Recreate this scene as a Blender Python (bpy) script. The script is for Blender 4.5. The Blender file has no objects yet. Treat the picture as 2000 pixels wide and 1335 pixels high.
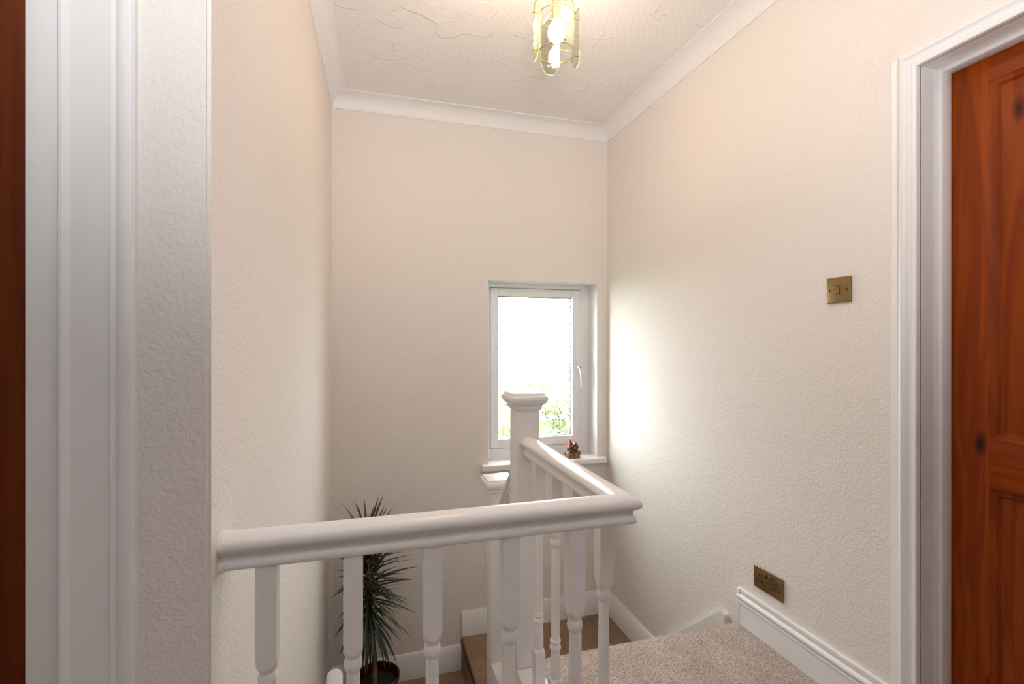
import bpy, bmesh, math, random
from mathutils import Vector, Matrix
random.seed(7)
sc = bpy.context.scene
C = sc.collection
PI = math.pi

# ------------------------------------------------------------------ camera
EYE = 1.173
cam_d = bpy.data.cameras.new('camera')
cam_d.sensor_width = 36.0
cam_d.lens = 958 / 2000 * 36.0
cam_d.clip_start = 0.02
cam = bpy.data.objects.new('camera', cam_d)
C.objects.link(cam)
cam.location = (0, 0, EYE)
cam.rotation_euler = (math.radians(90.0), 0, math.radians(-16.3))
sc.camera = cam

# ------------------------------------------------------------------ world and exposure
w = bpy.data.worlds.new('overcast_sky')
sc.world = w
w.use_nodes = True
bgn = w.node_tree.nodes['Background']
bgn.inputs[0].default_value = (0.95, 0.98, 1.0, 1)
bgn.inputs[1].default_value = 25.0
sc.view_settings.view_transform = 'Standard'
sc.view_settings.look = 'None'
sc.view_settings.exposure = 0.0
sc.view_settings.gamma = 1.0
sc.view_settings.use_curve_mapping = False
sc.cycles.max_bounces = 6
sc.cycles.diffuse_bounces = 5
sc.cycles.glossy_bounces = 3
sc.cycles.transmission_bounces = 5
sc.cycles.transparent_max_bounces = 12
sc.cycles.caustics_reflective = False
sc.cycles.caustics_refractive = False
sc.cycles.adaptive_threshold = 0.05
sc.cycles.adaptive_min_samples = 16
sc.cycles.use_light_tree = False
sc.cycles.sample_clamp_indirect = 6.0
BULB_POWER = 310.0
FLASH_POWER = 162.0  # camera flash as an added source, not a lamp of the landing
FLASH_COL = (0.97, 0.98, 1.0)
FLASH_POS = (-0.05, -0.62, 1.35)
FLASH_AZ, FLASH_EL, FLASH_CONE = 28, 56, 146

def portal(name, loc, rot, sx, sy):
    l = bpy.data.lights.new(name, 'AREA')
    l.shape = 'RECTANGLE'; l.size = sx; l.size_y = sy
    l.cycles.is_portal = True
    o = bpy.data.objects.new(name, l); C.objects.link(o)
    o.location = loc; o.rotation_euler = rot
    return o

# ------------------------------------------------------------------ key dimensions
XR, YB = 1.5, 2.907            # right wall, back wall
LA = (-0.2526, 0.922)          # free end of the left wall
LB = (-0.197, YB)              # left wall meets back wall
YR, XL = -4.0, -1.6            # rear wall, far left wall (behind the camera)
ZC = 2.555                     # ceiling
ZG = -2.73                     # ground floor
RISE, GO = 0.195, 0.193
YE = 1.707                     # landing edge
ZH, ZQ = -0.585, -0.78         # half landing, quarter landing
XN = 0.549                     # centre line of newels
PL = (0.633, 1.607)            # pendant axis

# ------------------------------------------------------------------ materials
def mat(name):
    m = bpy.data.materials.new(name); m.use_nodes = True
    nt = m.node_tree; b = nt.nodes['Principled BSDF']
    return m, nt, b
def N(nt, t, **kw):
    n = nt.nodes.new(t)
    for k, v in kw.items():
        setattr(n, k, v)
    return n
def simple(name, col, rough=0.5, metal=0.0, spec=None, noise=0.0, nscale=40):
    m, nt, b = mat(name)
    b.inputs['Base Color'].default_value = (*col, 1)
    b.inputs['Roughness'].default_value = rough
    b.inputs['Metallic'].default_value = metal
    if noise:
        tc = N(nt, 'ShaderNodeTexCoord'); no = N(nt, 'ShaderNodeTexNoise')
        no.inputs['Scale'].default_value = nscale; no.inputs['Detail'].default_value = 4
        nt.links.new(tc.outputs['Object'], no.inputs['Vector'])
        r = N(nt, 'ShaderNodeValToRGB')
        r.color_ramp.elements[0].color = (*[c * (1 - noise) for c in col], 1)
        r.color_ramp.elements[1].color = (*[min(1, c * (1 + noise)) for c in col], 1)
        nt.links.new(no.outputs[0], r.inputs[0]); nt.links.new(r.outputs[0], b.inputs['Base Color'])
    return m
def bump(nt, b, height_socket, strength, dist):
    bp = N(nt, 'ShaderNodeBump')
    bp.inputs['Strength'].default_value = strength
    bp.inputs['Distance'].default_value = dist
    nt.links.new(height_socket, bp.inputs['Height'])
    nt.links.new(bp.outputs[0], b.inputs['Normal'])
    return bp

def wall_material():
    m, nt, b = mat('textured_cream_wallpaper')
    tc = N(nt, 'ShaderNodeTexCoord')
    n1 = N(nt, 'ShaderNodeTexNoise'); n1.inputs['Scale'].default_value = 105; n1.inputs['Detail'].default_value = 2
    n1.inputs['Distortion'].default_value = 0.5
    nt.links.new(tc.outputs['Object'], n1.inputs['Vector'])
    bump(nt, b, n1.outputs[0], 0.45, 0.005)
    b.inputs['Base Color'].default_value = (0.81, 0.765, 0.72, 1)
    b.inputs['Roughness'].default_value = 0.75
    return m

def ceiling_material():
    m, nt, b = mat('embossed_ceiling_paper')
    tc = N(nt, 'ShaderNodeTexCoord')
    vo = N(nt, 'ShaderNodeTexVoronoi'); vo.feature = 'F1'; vo.inputs['Scale'].default_value = 3.2
    vo.inputs['Randomness'].default_value = 0.75
    nd = N(nt, 'ShaderNodeTexNoise'); nd.inputs['Scale'].default_value = 5; nd.inputs['Detail'].default_value = 2
    mixv = N(nt, 'ShaderNodeMixRGB'); mixv.inputs[0].default_value = 0.06
    nt.links.new(tc.outputs['Object'], nd.inputs['Vector'])
    nt.links.new(tc.outputs['Object'], mixv.inputs[1]); nt.links.new(nd.outputs['Color'], mixv.inputs[2])
    nt.links.new(mixv.outputs[0], vo.inputs['Vector'])
    # petals: angle about the cell centre
    sub = N(nt, 'ShaderNodeVectorMath', operation='SUBTRACT')
    nt.links.new(mixv.outputs[0], sub.inputs[0]); nt.links.new(vo.outputs['Position'], sub.inputs[1])
    sx = N(nt, 'ShaderNodeSeparateXYZ'); nt.links.new(sub.outputs[0], sx.inputs[0])
    at = N(nt, 'ShaderNodeMath', operation='ARCTAN2')
    nt.links.new(sx.outputs[1], at.inputs[0]); nt.links.new(sx.outputs[0], at.inputs[1])
    m5 = N(nt, 'ShaderNodeMath', operation='MULTIPLY'); m5.inputs[1].default_value = 5
    nt.links.new(at.outputs[0], m5.inputs[0])
    cs = N(nt, 'ShaderNodeMath', operation='COSINE'); nt.links.new(m5.outputs[0], cs.inputs[0])
    sc2 = N(nt, 'ShaderNodeMath', operation='MULTIPLY'); sc2.inputs[1].default_value = 0.10
    nt.links.new(cs.outputs[0], sc2.inputs[0])
    ad = N(nt, 'ShaderNodeMath', operation='ADD')
    nt.links.new(vo.outputs['Distance'], ad.inputs[0]); nt.links.new(sc2.outputs[0], ad.inputs[1])
    ra = N(nt, 'ShaderNodeValToRGB')
    e = ra.color_ramp.elements
    e[0].position = 0.0; e[0].color = (0.7, 0.7, 0.7, 1)
    e[1].position = 0.42; e[1].color = (1, 1, 1, 1)
    for p, c in ((0.10, 0.9), (0.14, 0.55), (0.40, 0.85)):
        x = ra.color_ramp.elements.new(p); x.color = (c, c, c, 1)
    x = ra.color_ramp.elements.new(0.45); x.color = (0.35, 0.35, 0.35, 1)
    nt.links.new(ad.outputs[0], ra.inputs[0])
    # fine ribs around the flowers
    wv = N(nt, 'ShaderNodeTexWave'); wv.inputs['Scale'].default_value = 32
    wv.inputs['Distortion'].default_value = 1.2; wv.inputs['Detail Scale'].default_value = 0.4
    wv.bands_direction = 'DIAGONAL'
    nt.links.new(tc.outputs['Object'], wv.inputs['Vector'])
    sw = N(nt, 'ShaderNodeMath', operation='MULTIPLY'); sw.inputs[1].default_value = 0.12
    nt.links.new(wv.outputs[1], sw.inputs[0])
    ad2 = N(nt, 'ShaderNodeMath', operation='ADD')
    nt.links.new(ra.outputs[0], ad2.inputs[0]); nt.links.new(sw.outputs[0], ad2.inputs[1])
    bump(nt, b, ad2.outputs[0], 0.6, 0.006)
    b.inputs['Base Color'].default_value = (0.85, 0.84, 0.835, 1)
    b.inputs['Roughness'].default_value = 0.6
    return m

def carpet_material(name, c0, c1):
    m, nt, b = mat(name)
    tc = N(nt, 'ShaderNodeTexCoord')
    mp = N(nt, 'ShaderNodeMapping'); mp.inputs['Rotation'].default_value = (0, 0, 0.6)
    mp.inputs['Scale'].default_value = (1.0, 1.35, 1.0)
    nt.links.new(tc.outputs['Object'], mp.inputs[0])
    vo = N(nt, 'ShaderNodeTexVoronoi'); vo.inputs['Scale'].default_value = 170; vo.inputs['Randomness'].default_value = 0.55
    nt.links.new(mp.outputs[0], vo.inputs['Vector'])
    r = N(nt, 'ShaderNodeValToRGB')
    r.color_ramp.elements[0].position = 0.15; r.color_ramp.elements[0].color = (*c1, 1)
    r.color_ramp.elements[1].position = 0.75; r.color_ramp.elements[1].color = (*[c * 0.55 for c in c0], 1)
    x = r.color_ramp.elements.new(0.5); x.color = (*c0, 1)
    nt.links.new(vo.outputs['Distance'], r.inputs[0])
    no = N(nt, 'ShaderNodeTexNoise'); no.inputs['Scale'].default_value = 9; no.inputs['Detail'].default_value = 4
    nt.links.new(tc.outputs['Object'], no.inputs['Vector'])
    r2 = N(nt, 'ShaderNodeValToRGB')
    r2.color_ramp.elements[0].position = .3; r2.color_ramp.elements[0].color = (.86, .85, .84, 1)
    r2.color_ramp.elements[1].position = .7; r2.color_ramp.elements[1].color = (1.05, 1.05, 1.05, 1)
    nt.links.new(no.outputs[0], r2.inputs[0])
    mx = N(nt, 'ShaderNodeMixRGB', blend_type='MULTIPLY'); mx.inputs[0].default_value = 1
    nt.links.new(r.outputs[0], mx.inputs[1]); nt.links.new(r2.outputs[0], mx.inputs[2])
    nt.links.new(mx.outputs[0], b.inputs['Base Color'])
    inv = N(nt, 'ShaderNodeMath', operation='SUBTRACT'); inv.inputs[0].default_value = 1
    nt.links.new(vo.outputs['Distance'], inv.inputs[1])
    bump(nt, b, inv.outputs[0], 0.8, 0.005)
    b.inputs['Roughness'].default_value = 0.95
    b.inputs['Specular IOR Level'].default_value = 0.1
    return m

def wood_material(name, axis, dark=1.0, seed=0.0):
    m, nt, b = mat(name)
    tc = N(nt, 'ShaderNodeTexCoord')
    mp = N(nt, 'ShaderNodeMapping')
    s = [14.0, 14.0, 14.0]; s['XYZ'.index(axis)] = 0.9
    mp.inputs['Scale'].default_value = s
    mp.inputs['Location'].default_value = (seed, seed * 2.3, seed * 0.7)
    nt.links.new(tc.outputs['Object'], mp.inputs[0])
    n1 = N(nt, 'ShaderNodeTexNoise'); n1.inputs['Scale'].default_value = 1.3; n1.inputs['Detail'].default_value = 3
    n1.inputs['Distortion'].default_value = 0.6
    nt.links.new(mp.outputs[0], n1.inputs['Vector'])
    mu = N(nt, 'ShaderNodeMath', operation='MULTIPLY'); mu.inputs[1].default_value = 26
    nt.links.new(n1.outputs[0], mu.inputs[0])
    sn = N(nt, 'ShaderNodeMath', operation='SINE'); nt.links.new(mu.outputs[0], sn.inputs[0])
    r = N(nt, 'ShaderNodeValToRGB')
    r.color_ramp.elements[0].position = 0.0; r.color_ramp.elements[0].color = (0.235 * dark, 0.034 * dark, 0.0007 * dark, 1)
    r.color_ramp.elements[1].position = 1.0; r.color_ramp.elements[1].color = (0.32 * dark, 0.055 * dark, 0.0013 * dark, 1)
    mr = N(nt, 'ShaderNodeMapRange'); mr.inputs[1].default_value = -1; mr.inputs[2].default_value = 1
    nt.links.new(sn.outputs[0], mr.inputs[0]); nt.links.new(mr.outputs[0], r.inputs[0])
    # knots
    mp2 = N(nt, 'ShaderNodeMapping')
    s2 = [9.0, 9.0, 9.0]; s2['XYZ'.index(axis)] = 4.0
    mp2.inputs['Scale'].default_value = s2; mp2.inputs['Location'].default_value = (seed + .3, seed + .1, seed + .45)
    nt.links.new(tc.outputs['Object'], mp2.inputs[0])
    vo = N(nt, 'ShaderNodeTexVoronoi'); vo.inputs['Scale'].default_value = 1.0
    nt.links.new(mp2.outputs[0], vo.inputs['Vector'])
    kr = N(nt, 'ShaderNodeValToRGB')
    kr.color_ramp.elements[0].position = 0.05; kr.color_ramp.elements[0].color = (0.12, 0.07, 0.04, 1)
    kr.color_ramp.elements[1].position = 0.17; kr.color_ramp.elements[1].color = (1, 1, 1, 1)
    nt.links.new(vo.outputs['Distance'], kr.inputs[0])
    mx = N(nt, 'ShaderNodeMixRGB', blend_type='MULTIPLY'); mx.inputs[0].default_value = 1
    nt.links.new(r.outputs[0], mx.inputs[1]); nt.links.new(kr.outputs[0], mx.inputs[2])
    nt.links.new(mx.outputs[0], b.inputs['Base Color'])
    b.inputs['Roughness'].default_value = 0.5
    b.inputs['Specular IOR Level'].default_value = 0.22
    return m

def obscure_glass():
    """window pane with raised swirl rings"""
    m = bpy.data.materials.new('swirl_obscure_glass'); m.use_nodes = True
    nt = m.node_tree; nt.nodes.clear()
    out = N(nt, 'ShaderNodeOutputMaterial')
    tc = N(nt, 'ShaderNodeTexCoord')
    mp = N(nt, 'ShaderNodeMapping'); mp.inputs['Scale'].default_value = (1, 0, 1)
    nt.links.new(tc.outputs['Object'], mp.inputs[0])
    nd = N(nt, 'ShaderNodeTexNoise'); nd.inputs['Scale'].default_value = 14; nd.inputs['Detail'].default_value = 1
    nt.links.new(mp.outputs[0], nd.inputs['Vector'])
    mv = N(nt, 'ShaderNodeMixRGB'); mv.inputs[0].default_value = 0.03
    nt.links.new(mp.outputs[0], mv.inputs[1]); nt.links.new(nd.outputs['Color'], mv.inputs[2])
    vo = N(nt, 'ShaderNodeTexVoronoi'); vo.inputs['Scale'].default_value = 11; vo.inputs['Randomness'].default_value = 0.8
    nt.links.new(mv.outputs[0], vo.inputs['Vector'])
    mu = N(nt, 'ShaderNodeMath', operation='MULTIPLY'); mu.inputs[1].default_value = 24
    nt.links.new(vo.outputs['Distance'], mu.inputs[0])
    sn = N(nt, 'ShaderNodeMath', operation='SINE'); nt.links.new(mu.outputs[0], sn.inputs[0])
    bp = N(nt, 'ShaderNodeBump'); bp.inputs['Strength'].default_value = 1.0; bp.inputs['Distance'].default_value = 0.006
    nt.links.new(sn.outputs[0], bp.inputs['Height'])
    tr = N(nt, 'ShaderNodeBsdfTransparent'); tr.inputs[0].default_value = (0.96, 0.98, 0.97, 1)
    gl = N(nt, 'ShaderNodeBsdfGlass'); gl.inputs['IOR'].default_value = 1.45; gl.inputs['Roughness'].default_value = 0.05
    nt.links.new(bp.outputs[0], gl.inputs['Normal'])
    r = N(nt, 'ShaderNodeValToRGB')
    r.color_ramp.elements[0].position = 0.78; r.color_ramp.elements[0].color = (0.04, 0.04, 0.04, 1)
    r.color_ramp.elements[1].position = 0.93; r.color_ramp.elements[1].color = (1, 1, 1, 1)
    mr = N(nt, 'ShaderNodeMapRange'); mr.inputs[1].default_value = -1; mr.inputs[2].default_value = 1
    nt.links.new(sn.outputs[0], mr.inputs[0]); nt.links.new(mr.outputs[0], r.inputs[0])
    mx = N(nt, 'ShaderNodeMixShader')
    nt.links.new(r.outputs[0], mx.inputs[0]); nt.links.new(tr.outputs[0], mx.inputs[1]); nt.links.new(gl.outputs[0], mx.inputs[2])
    nt.links.new(mx.outputs[0], out.inputs[0])
    return m

def lamp_glass(name, tint, body, amount):
    """clear pane that also scatters a little of the light passing through it"""
    m = bpy.data.materials.new(name); m.use_nodes = True
    nt = m.node_tree; nt.nodes.clear()
    out = N(nt, 'ShaderNodeOutputMaterial')
    tr = N(nt, 'ShaderNodeBsdfTransparent'); tr.inputs[0].default_value = (*tint, 1)
    tl = N(nt, 'ShaderNodeBsdfTranslucent'); tl.inputs[0].default_value = (*body, 1)
    gl = N(nt, 'ShaderNodeBsdfGlossy'); gl.inputs['Roughness'].default_value = 0.03
    m1 = N(nt, 'ShaderNodeMixShader'); m1.inputs[0].default_value = amount
    nt.links.new(tr.outputs[0], m1.inputs[1]); nt.links.new(tl.outputs[0], m1.inputs[2])
    m2 = N(nt, 'ShaderNodeMixShader'); m2.inputs[0].default_value = 0.007
    nt.links.new(m1.outputs[0], m2.inputs[1]); nt.links.new(gl.outputs[0], m2.inputs[2])
    nt.links.new(m2.outputs[0], out.inputs[0])
    return m

def emit(name, col, s):
    m = bpy.data.materials.new(name); m.use_nodes = True
    nt = m.node_tree; nt.nodes.clear()
    out = N(nt, 'ShaderNodeOutputMaterial'); e = N(nt, 'ShaderNodeEmission')
    e.inputs[0].default_value = (*col, 1); e.inputs[1].default_value = s
    nt.links.new(e.outputs[0], out.inputs[0])
    return m

M = dict(
    wall=wall_material(), ceil=ceiling_material(),
    gloss=simple('white_gloss_paint', (0.84, 0.825, 0.81), 0.28),
    satin=simple('white_satin_paint', (0.84, 0.84, 0.84), 0.45),
    upvc=simple('white_upvc', (0.86, 0.86, 0.87), 0.3),
    carpet=carpet_material('beige_loop_carpet', (0.50, 0.41, 0.36), (0.74, 0.66, 0.60)),
    shaded_carpet=carpet_material('shaded_beige_stair_carpet', (0.34, 0.225, 0.15), (0.48, 0.34, 0.24)),  # beige carpet browned, stairwell shade put into its colour
    wood=wood_material('orange_pine_stile', 'Z', 1.0, 0.0),
    woodh=wood_material('orange_pine_rail', 'Y', 0.95, 3.0),
    woodp=wood_material('orange_pine_panel', 'Z', 0.85, 5.1),
    woodd=wood_material('dark_red_pine', 'Z', 0.45, 8.0),
    brass=simple('antique_brass', (0.30, 0.205, 0.095), 0.36, 1.0, noise=0.15, nscale=60),
    brassl=simple('polished_brass', (0.85, 0.62, 0.25), 0.15, 1.0),
    black=simple('black_plastic', (0.015, 0.012, 0.01), 0.5),
    seal=simple('grey_rubber_seal', (0.05, 0.05, 0.055), 0.6),
    maroon=simple('maroon_glazed_pot', (0.085, 0.006, 0.014), 0.25),
    soil=simple('dark_potting_soil', (0.025, 0.018, 0.013), 0.95, noise=0.6, nscale=90),
    trunk=simple('grey_brown_cane', (0.23, 0.165, 0.10), 0.8, noise=0.3, nscale=60),
    leaf=simple('dark_green_leaf', (0.022, 0.034, 0.014), 0.4, noise=0.3, nscale=12),
    leaf2=simple('olive_brown_leaf', (0.12, 0.085, 0.03), 0.5, noise=0.3, nscale=12),
    obs=obscure_glass(),
    lampglass=lamp_glass('lamp_glass', (0.86, 0.88, 0.83), (0.8, 0.8, 0.6), 0.014),
    lampedge=lamp_glass('green_glass_edge', (0.5, 0.7, 0.35), (0.40, 0.48, 0.28), 0.35),
    etch=lamp_glass('frosted_etching', (0.9, 0.9, 0.8), (0.9, 0.85, 0.65), 0.6),
    bulb=emit('lit_warm_bulb', (1.0, 0.70, 0.55), BULB_POWER),
    lawn=simple('lawn_grass', (0.06, 0.11, 0.025), 0.9, noise=0.4, nscale=6),
    hedge=simple('hedge_leaves', (0.034, 0.066, 0.010), 0.8, noise=0.5, nscale=9),
    hedgey=simple('yellow_hedge_tips', (0.080, 0.088, 0.030), 0.8, noise=0.4, nscale=9),
    terra=simple('terracotta_glaze', (0.25, 0.065, 0.035), 0.5, noise=0.5, nscale=120),
    cbrown=simple('dark_brown_glaze', (0.07, 0.03, 0.018), 0.3, noise=0.6, nscale=150),
    cstone=simple('ochre_glaze', (0.36, 0.19, 0.08), 0.35, noise=0.5, nscale=150),
    cgreen=simple('olive_glaze', (0.12, 0.10, 0.045), 0.35, noise=0.5, nscale=150),
)

# ------------------------------------------------------------------ mesh helpers
def woff(o):
    v = Vector((0, 0, 0))
    while o is not None:
        v += o.location; o = o.parent
    return v
def obj(name, bm, m, parent=None, smooth=35, shift=True):
    me = bpy.data.meshes.new(name)
    bmesh.ops.recalc_face_normals(bm, faces=bm.faces[:])
    if parent is not None and shift:
        bmesh.ops.translate(bm, verts=bm.verts[:], vec=-woff(parent))
    bm.to_mesh(me); bm.free()
    if m is not None:
        for x in (m if isinstance(m, (list, tuple)) else [m]): me.materials.append(x)
    if smooth:
        me.polygons.foreach_set('use_smooth', [True] * len(me.polygons))
        me.set_sharp_from_angle(angle=math.radians(smooth))
    o = bpy.data.objects.new(name, me); C.objects.link(o)
    o.parent = parent
    return o
def struct(name, bm, m, parent=None, smooth=35, label=None):
    o = obj(name, bm, m, parent, smooth)
    if parent is None: o['kind'] = 'structure'
    if label: o['label'] = label
    return o
def thing(name, label, cat, loc, group=None, kind=None):
    o = bpy.data.objects.new(name, None); C.objects.link(o)
    o.location = loc; o['label'] = label
    if cat: o['category'] = cat
    if group: o['group'] = group
    if kind: o['kind'] = kind
    o.empty_display_size = 0.05
    return o
def box(bm, x0, x1, y0, y1, z0, z1, bev=0.0, seg=2, mi=0):
    vs = [bm.verts.new((x, y, z)) for x in (x0, x1) for y in (y0, y1) for z in (z0, z1)]
    F = [(0, 1, 3, 2), (4, 6, 7, 5), (0, 4, 5, 1), (2, 3, 7, 6), (0, 2, 6, 4), (1, 5, 7, 3)]
    fs = [bm.faces.new([vs[i] for i in f]) for f in F]
    for f in fs: f.material_index = mi
    if bev:
        es = list({e for f in fs for e in f.edges})
        bmesh.ops.bevel(bm, geom=es, offset=bev, segments=seg, affect='EDGES', profile=0.5)
    return bm
def B(*a, **k):
    return box(bmesh.new(), *a, **k)
def hexa(bm, pts, mi=0):
    """8 points: bottom 4 then top 4, same order"""
    v = [bm.verts.new(p) for p in pts]
    for f in ((0, 1, 2, 3), (7, 6, 5, 4), (0, 4, 5, 1), (1, 5, 6, 2), (2, 6, 7, 3), (3, 7, 4, 0)):
        bm.faces.new([v[i] for i in f]).material_index = mi
    return bm
def prism(bm, poly, axis, a0, a1):
    """poly in the two other axes (cyclic order), extruded along axis"""
    def P(p, a):
        if axis == 'X': return (a, p[0], p[1])
        if axis == 'Y': return (p[0], a, p[1])
        return (p[0], p[1], a)
    l0 = [bm.verts.new(P(p, a0)) for p in poly]; l1 = [bm.verts.new(P(p, a1)) for p in poly]
    n = len(poly)
    for i in range(n):
        bm.faces.new((l0[i], l0[(i + 1) % n], l1[(i + 1) % n], l1[i]))
    bm.faces.new(l0); bm.faces.new(l1[::-1])
    return bm
def sweep(bm, prof, path, closed=False, cap=True):
    """profile (side, up); path of 3D points; side = right of travel, mitred corners, plumb cuts"""
    n = len(path); rings = []
    P = [Vector(p) for p in path]
    for i in range(n):
        dirs = []
        if i > 0 or closed: dirs.append((P[i] - P[i - 1]))
        if i < n - 1 or closed: dirs.append((P[(i + 1) % n] - P[i]))
        rs = []
        for d in dirs:
            d = Vector((d.x, d.y, 0)).normalized(); rs.append(Vector((d.y, -d.x, 0)))
        if len(rs) == 2:
            s = rs[0] + rs[1]; s = s.normalized(); s = s / max(0.2, s.dot(rs[0]))
        else: s = rs[0]
        rings.append([bm.verts.new(P[i] + s * a + Vector((0, 0, h))) for a, h in prof])
    k = len(prof)
    for i in range(n if closed else n - 1):
        A, Bq = rings[i], rings[(i + 1) % n]
        for j in range(k):
            bm.faces.new((A[j], A[(j + 1) % k], Bq[(j + 1) % k], Bq[j]))
    if cap and not closed:
        bm.faces.new(rings[0][::-1]); bm.faces.new(rings[-1])
    return bm
def lathe(bm, prof, c=(0, 0, 0), seg=24, capb=True, capt=True, mi=0):
    rings = []
    for r, z in prof:
        rings.append([bm.verts.new((c[0] + r * math.cos(2 * PI * i / seg), c[1] + r * math.sin(2 * PI * i / seg), c[2] + z)) for i in range(seg)])
    for a, b_ in zip(rings, rings[1:]):
        for i in range(seg):
            bm.faces.new((a[i], a[(i + 1) % seg], b_[(i + 1) % seg], b_[i])).material_index = mi
    if capb: bm.faces.new(rings[0][::-1]).material_index = mi
    if capt: bm.faces.new(rings[-1]).material_index = mi
    return bm
def tube(bm, pts, rad, seg=10, closed=False):
    P = [Vector(p) for p in pts]; n = len(P); rings = []
    R = rad if isinstance(rad, (list, tuple)) else [rad] * n
    up = None
    for i in range(n):
        a = P[i - 1] if (i > 0 or closed) else P[i]; b_ = P[(i + 1) % n] if (i < n - 1 or closed) else P[i]
        d = (b_ - a).normalized()
        if up is None: up = d.orthogonal().normalized()
        up = (up - d * up.dot(d)).normalized(); q = d.cross(up)
        rings.append([bm.verts.new(P[i] + (up * math.cos(2 * PI * j / seg) + q * math.sin(2 * PI * j / seg)) * R[i]) for j in range(seg)])
    for i in range(n if closed else n - 1):
        A, Bq = rings[i], rings[(i + 1) % n]
        for j in range(seg):
            bm.faces.new((A[j], A[(j + 1) % seg], Bq[(j + 1) % seg], Bq[j]))
    if not closed:
        bm.faces.new(rings[0][::-1]); bm.faces.new(rings[-1])
    return bm
def arc(cx, cy, r, a0, a1, n):
    return [(cx + r * math.cos(math.radians(a0 + (a1 - a0) * i / n)), cy + r * math.sin(math.radians(a0 + (a1 - a0) * i / n))) for i in range(n + 1)]
def turned(bm, zs, half, turn, seg=32):
    """square stock of half width `half` cut on a lathe to radius turn(z)"""
    rings = []
    for z in zs:
        t = turn(z); ring = []
        for i in range(seg):
            a = 2 * PI * (i + 0.0) / seg
            sq = half / max(abs(math.cos(a)), abs(math.sin(a)))
            r = min(sq, t)
            ring.append(bm.verts.new((r * math.cos(a), r * math.sin(a), z)))
        rings.append(ring)
    for a, b_ in zip(rings, rings[1:]):
        for i in range(seg):
            bm.faces.new((a[i], a[(i + 1) % seg], b_[(i + 1) % seg], b_[i]))
    bm.faces.new(rings[0][::-1]); bm.faces.new(rings[-1])
    return bm

# ------------------------------------------------------------------ walls
WX0, WX1, WZ0, WZ1 = 0.6975, 1.4317, 0.40, 1.553      # window opening
bm = bmesh.new()
y0, y1 = YB, YB + 0.26
box(bm, -0.40, WX0, y0, y1, ZG, ZC + .1)
box(bm, WX1, XR + 0.16, y0, y1, ZG, ZC + .1)
box(bm, WX0, WX1, y0, y1, ZG, WZ0)
box(bm, WX0, WX1, y0, y1, WZ1, ZC + .1)
struct('wall_back', bm, M['wall'], smooth=0, label='cream textured wall at the back of the stairwell')
bm = bmesh.new()
d = Vector((LB[0] - LA[0], LB[1] - LA[1], 0)).normalized(); nl = Vector((-d.y, d.x, 0)) * 0.12
a, b_ = Vector((*LA, 0)) + d * .008, Vector((*LB, 0))
def zz(v, z): return (v.x, v.y, z)
hexa(bm, [zz(a, ZG), zz(b_, ZG), zz(b_ + nl, ZG), zz(a + nl, ZG), zz(a, ZC + .1), zz(b_, ZC + .1), zz(b_ + nl, ZC + .1), zz(a + nl, ZC + .1)])
struct('wall_left', bm, M['wall'], smooth=35, label='cream textured wall along the stairwell')
# wall around the left door (faces the camera side)
DLX = -0.4965      # edge of left door opening
bm = bmesh.new()
box(bm, -0.4965, LA[0], LA[1], LA[1] + 0.10, ZG, ZC + .1)
bmesh.ops.bevel(bm, geom=[e for e in bm.edges if all(abs(v.co.x - LA[0]) < 1e-4 and abs(v.co.y - LA[1]) < 1e-4 for v in e.verts)], offset=0.006, segments=4, affect='EDGES')
box(bm, -1.30, -0.4965, LA[1], LA[1] + 0.11, 1.98, ZC + .1)
box(bm, -1.30, -0.4965, LA[1], LA[1] + 0.11, ZG, -0.02)
box(bm, XL, -1.30, LA[1], LA[1] + 0.11, ZG, ZC + .1)
struct('wall_front', bm, M['wall'], smooth=35, label='textured wall beside the left door frame')
# right wall with the door opening
DY0, DY1, DZ = 0.235, 1.008, 1.952
bm = bmesh.new()
box(bm, XR, XR + 0.16, DY1 + .03, YB + .01, ZG, ZC + .1)
box(bm, XR, XR + 0.16, DY0 - .03, DY1 + .03, DZ + .03, ZC + .1)
box(bm, XR, XR + 0.16, DY0 - .03, DY1 + .03, ZG, -0.03)
box(bm, XR, XR + 0.16, YR, DY0 - .03, ZG, ZC + .1)
struct('wall_right', bm, M['wall'], smooth=0, label='cream textured wall with switch and socket')
# unseen walls behind the camera; rear one set far back to dim bounced light
struct('wall_rear', B(XL - .1, XR + .16, YR - .2, YR, ZG, ZC + .1), M['wall'], smooth=0)
struct('wall_far_left', B(XL - .1, XL, YR, LA[1] + .11, ZG, ZC + .1), M['wall'], smooth=0)
portal('stair_window_portal', ((WX0 + WX1) / 2, YB + .25, (WZ0 + WZ1) / 2), (-PI / 2, 0, 0), WX1 - WX0, WZ1 - WZ0)
struct('ceiling', B(XL - .1, XR + .16, YR - .2, YB + .26, ZC, ZC + .1), M['ceil'], smooth=0, label='embossed floral papered white ceiling')

# ------------------------------------------------------------------ floors and stairs
def nosed(bm, x0, x1, y0, yedge, ztop, th, r=0.018):
    """slab whose +Y edge is a rounded nosing"""
    poly = [(y0, ztop - th), (y0, ztop)] + arc(yedge - r, ztop - r, r, 90, -90, 8)
    poly += [(yedge - r - 0.004, ztop - 2 * r), (yedge - r - 0.004, ztop - th)]
    return prism(bm, poly, 'X', x0, x1)
bm = bmesh.new()
nosed(bm, 0.592, XR, 0.98, YE + .018, 0.0, 0.20)
box(bm, XL, XR, YR, 0.98, -0.20, 0.0)
box(bm, XR, XR + .3, DY0 - .03, DY1 + .03, -0.03, 0.0)
struct('floor', bm, M['carpet'], smooth=35, label='beige looped carpet on the upper landing')
struct('floor_ground', B(XL - .1, XR + .16, YR - .2, YB + .26, ZG - .05, ZG), M['shaded_carpet'], smooth=0)

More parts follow.
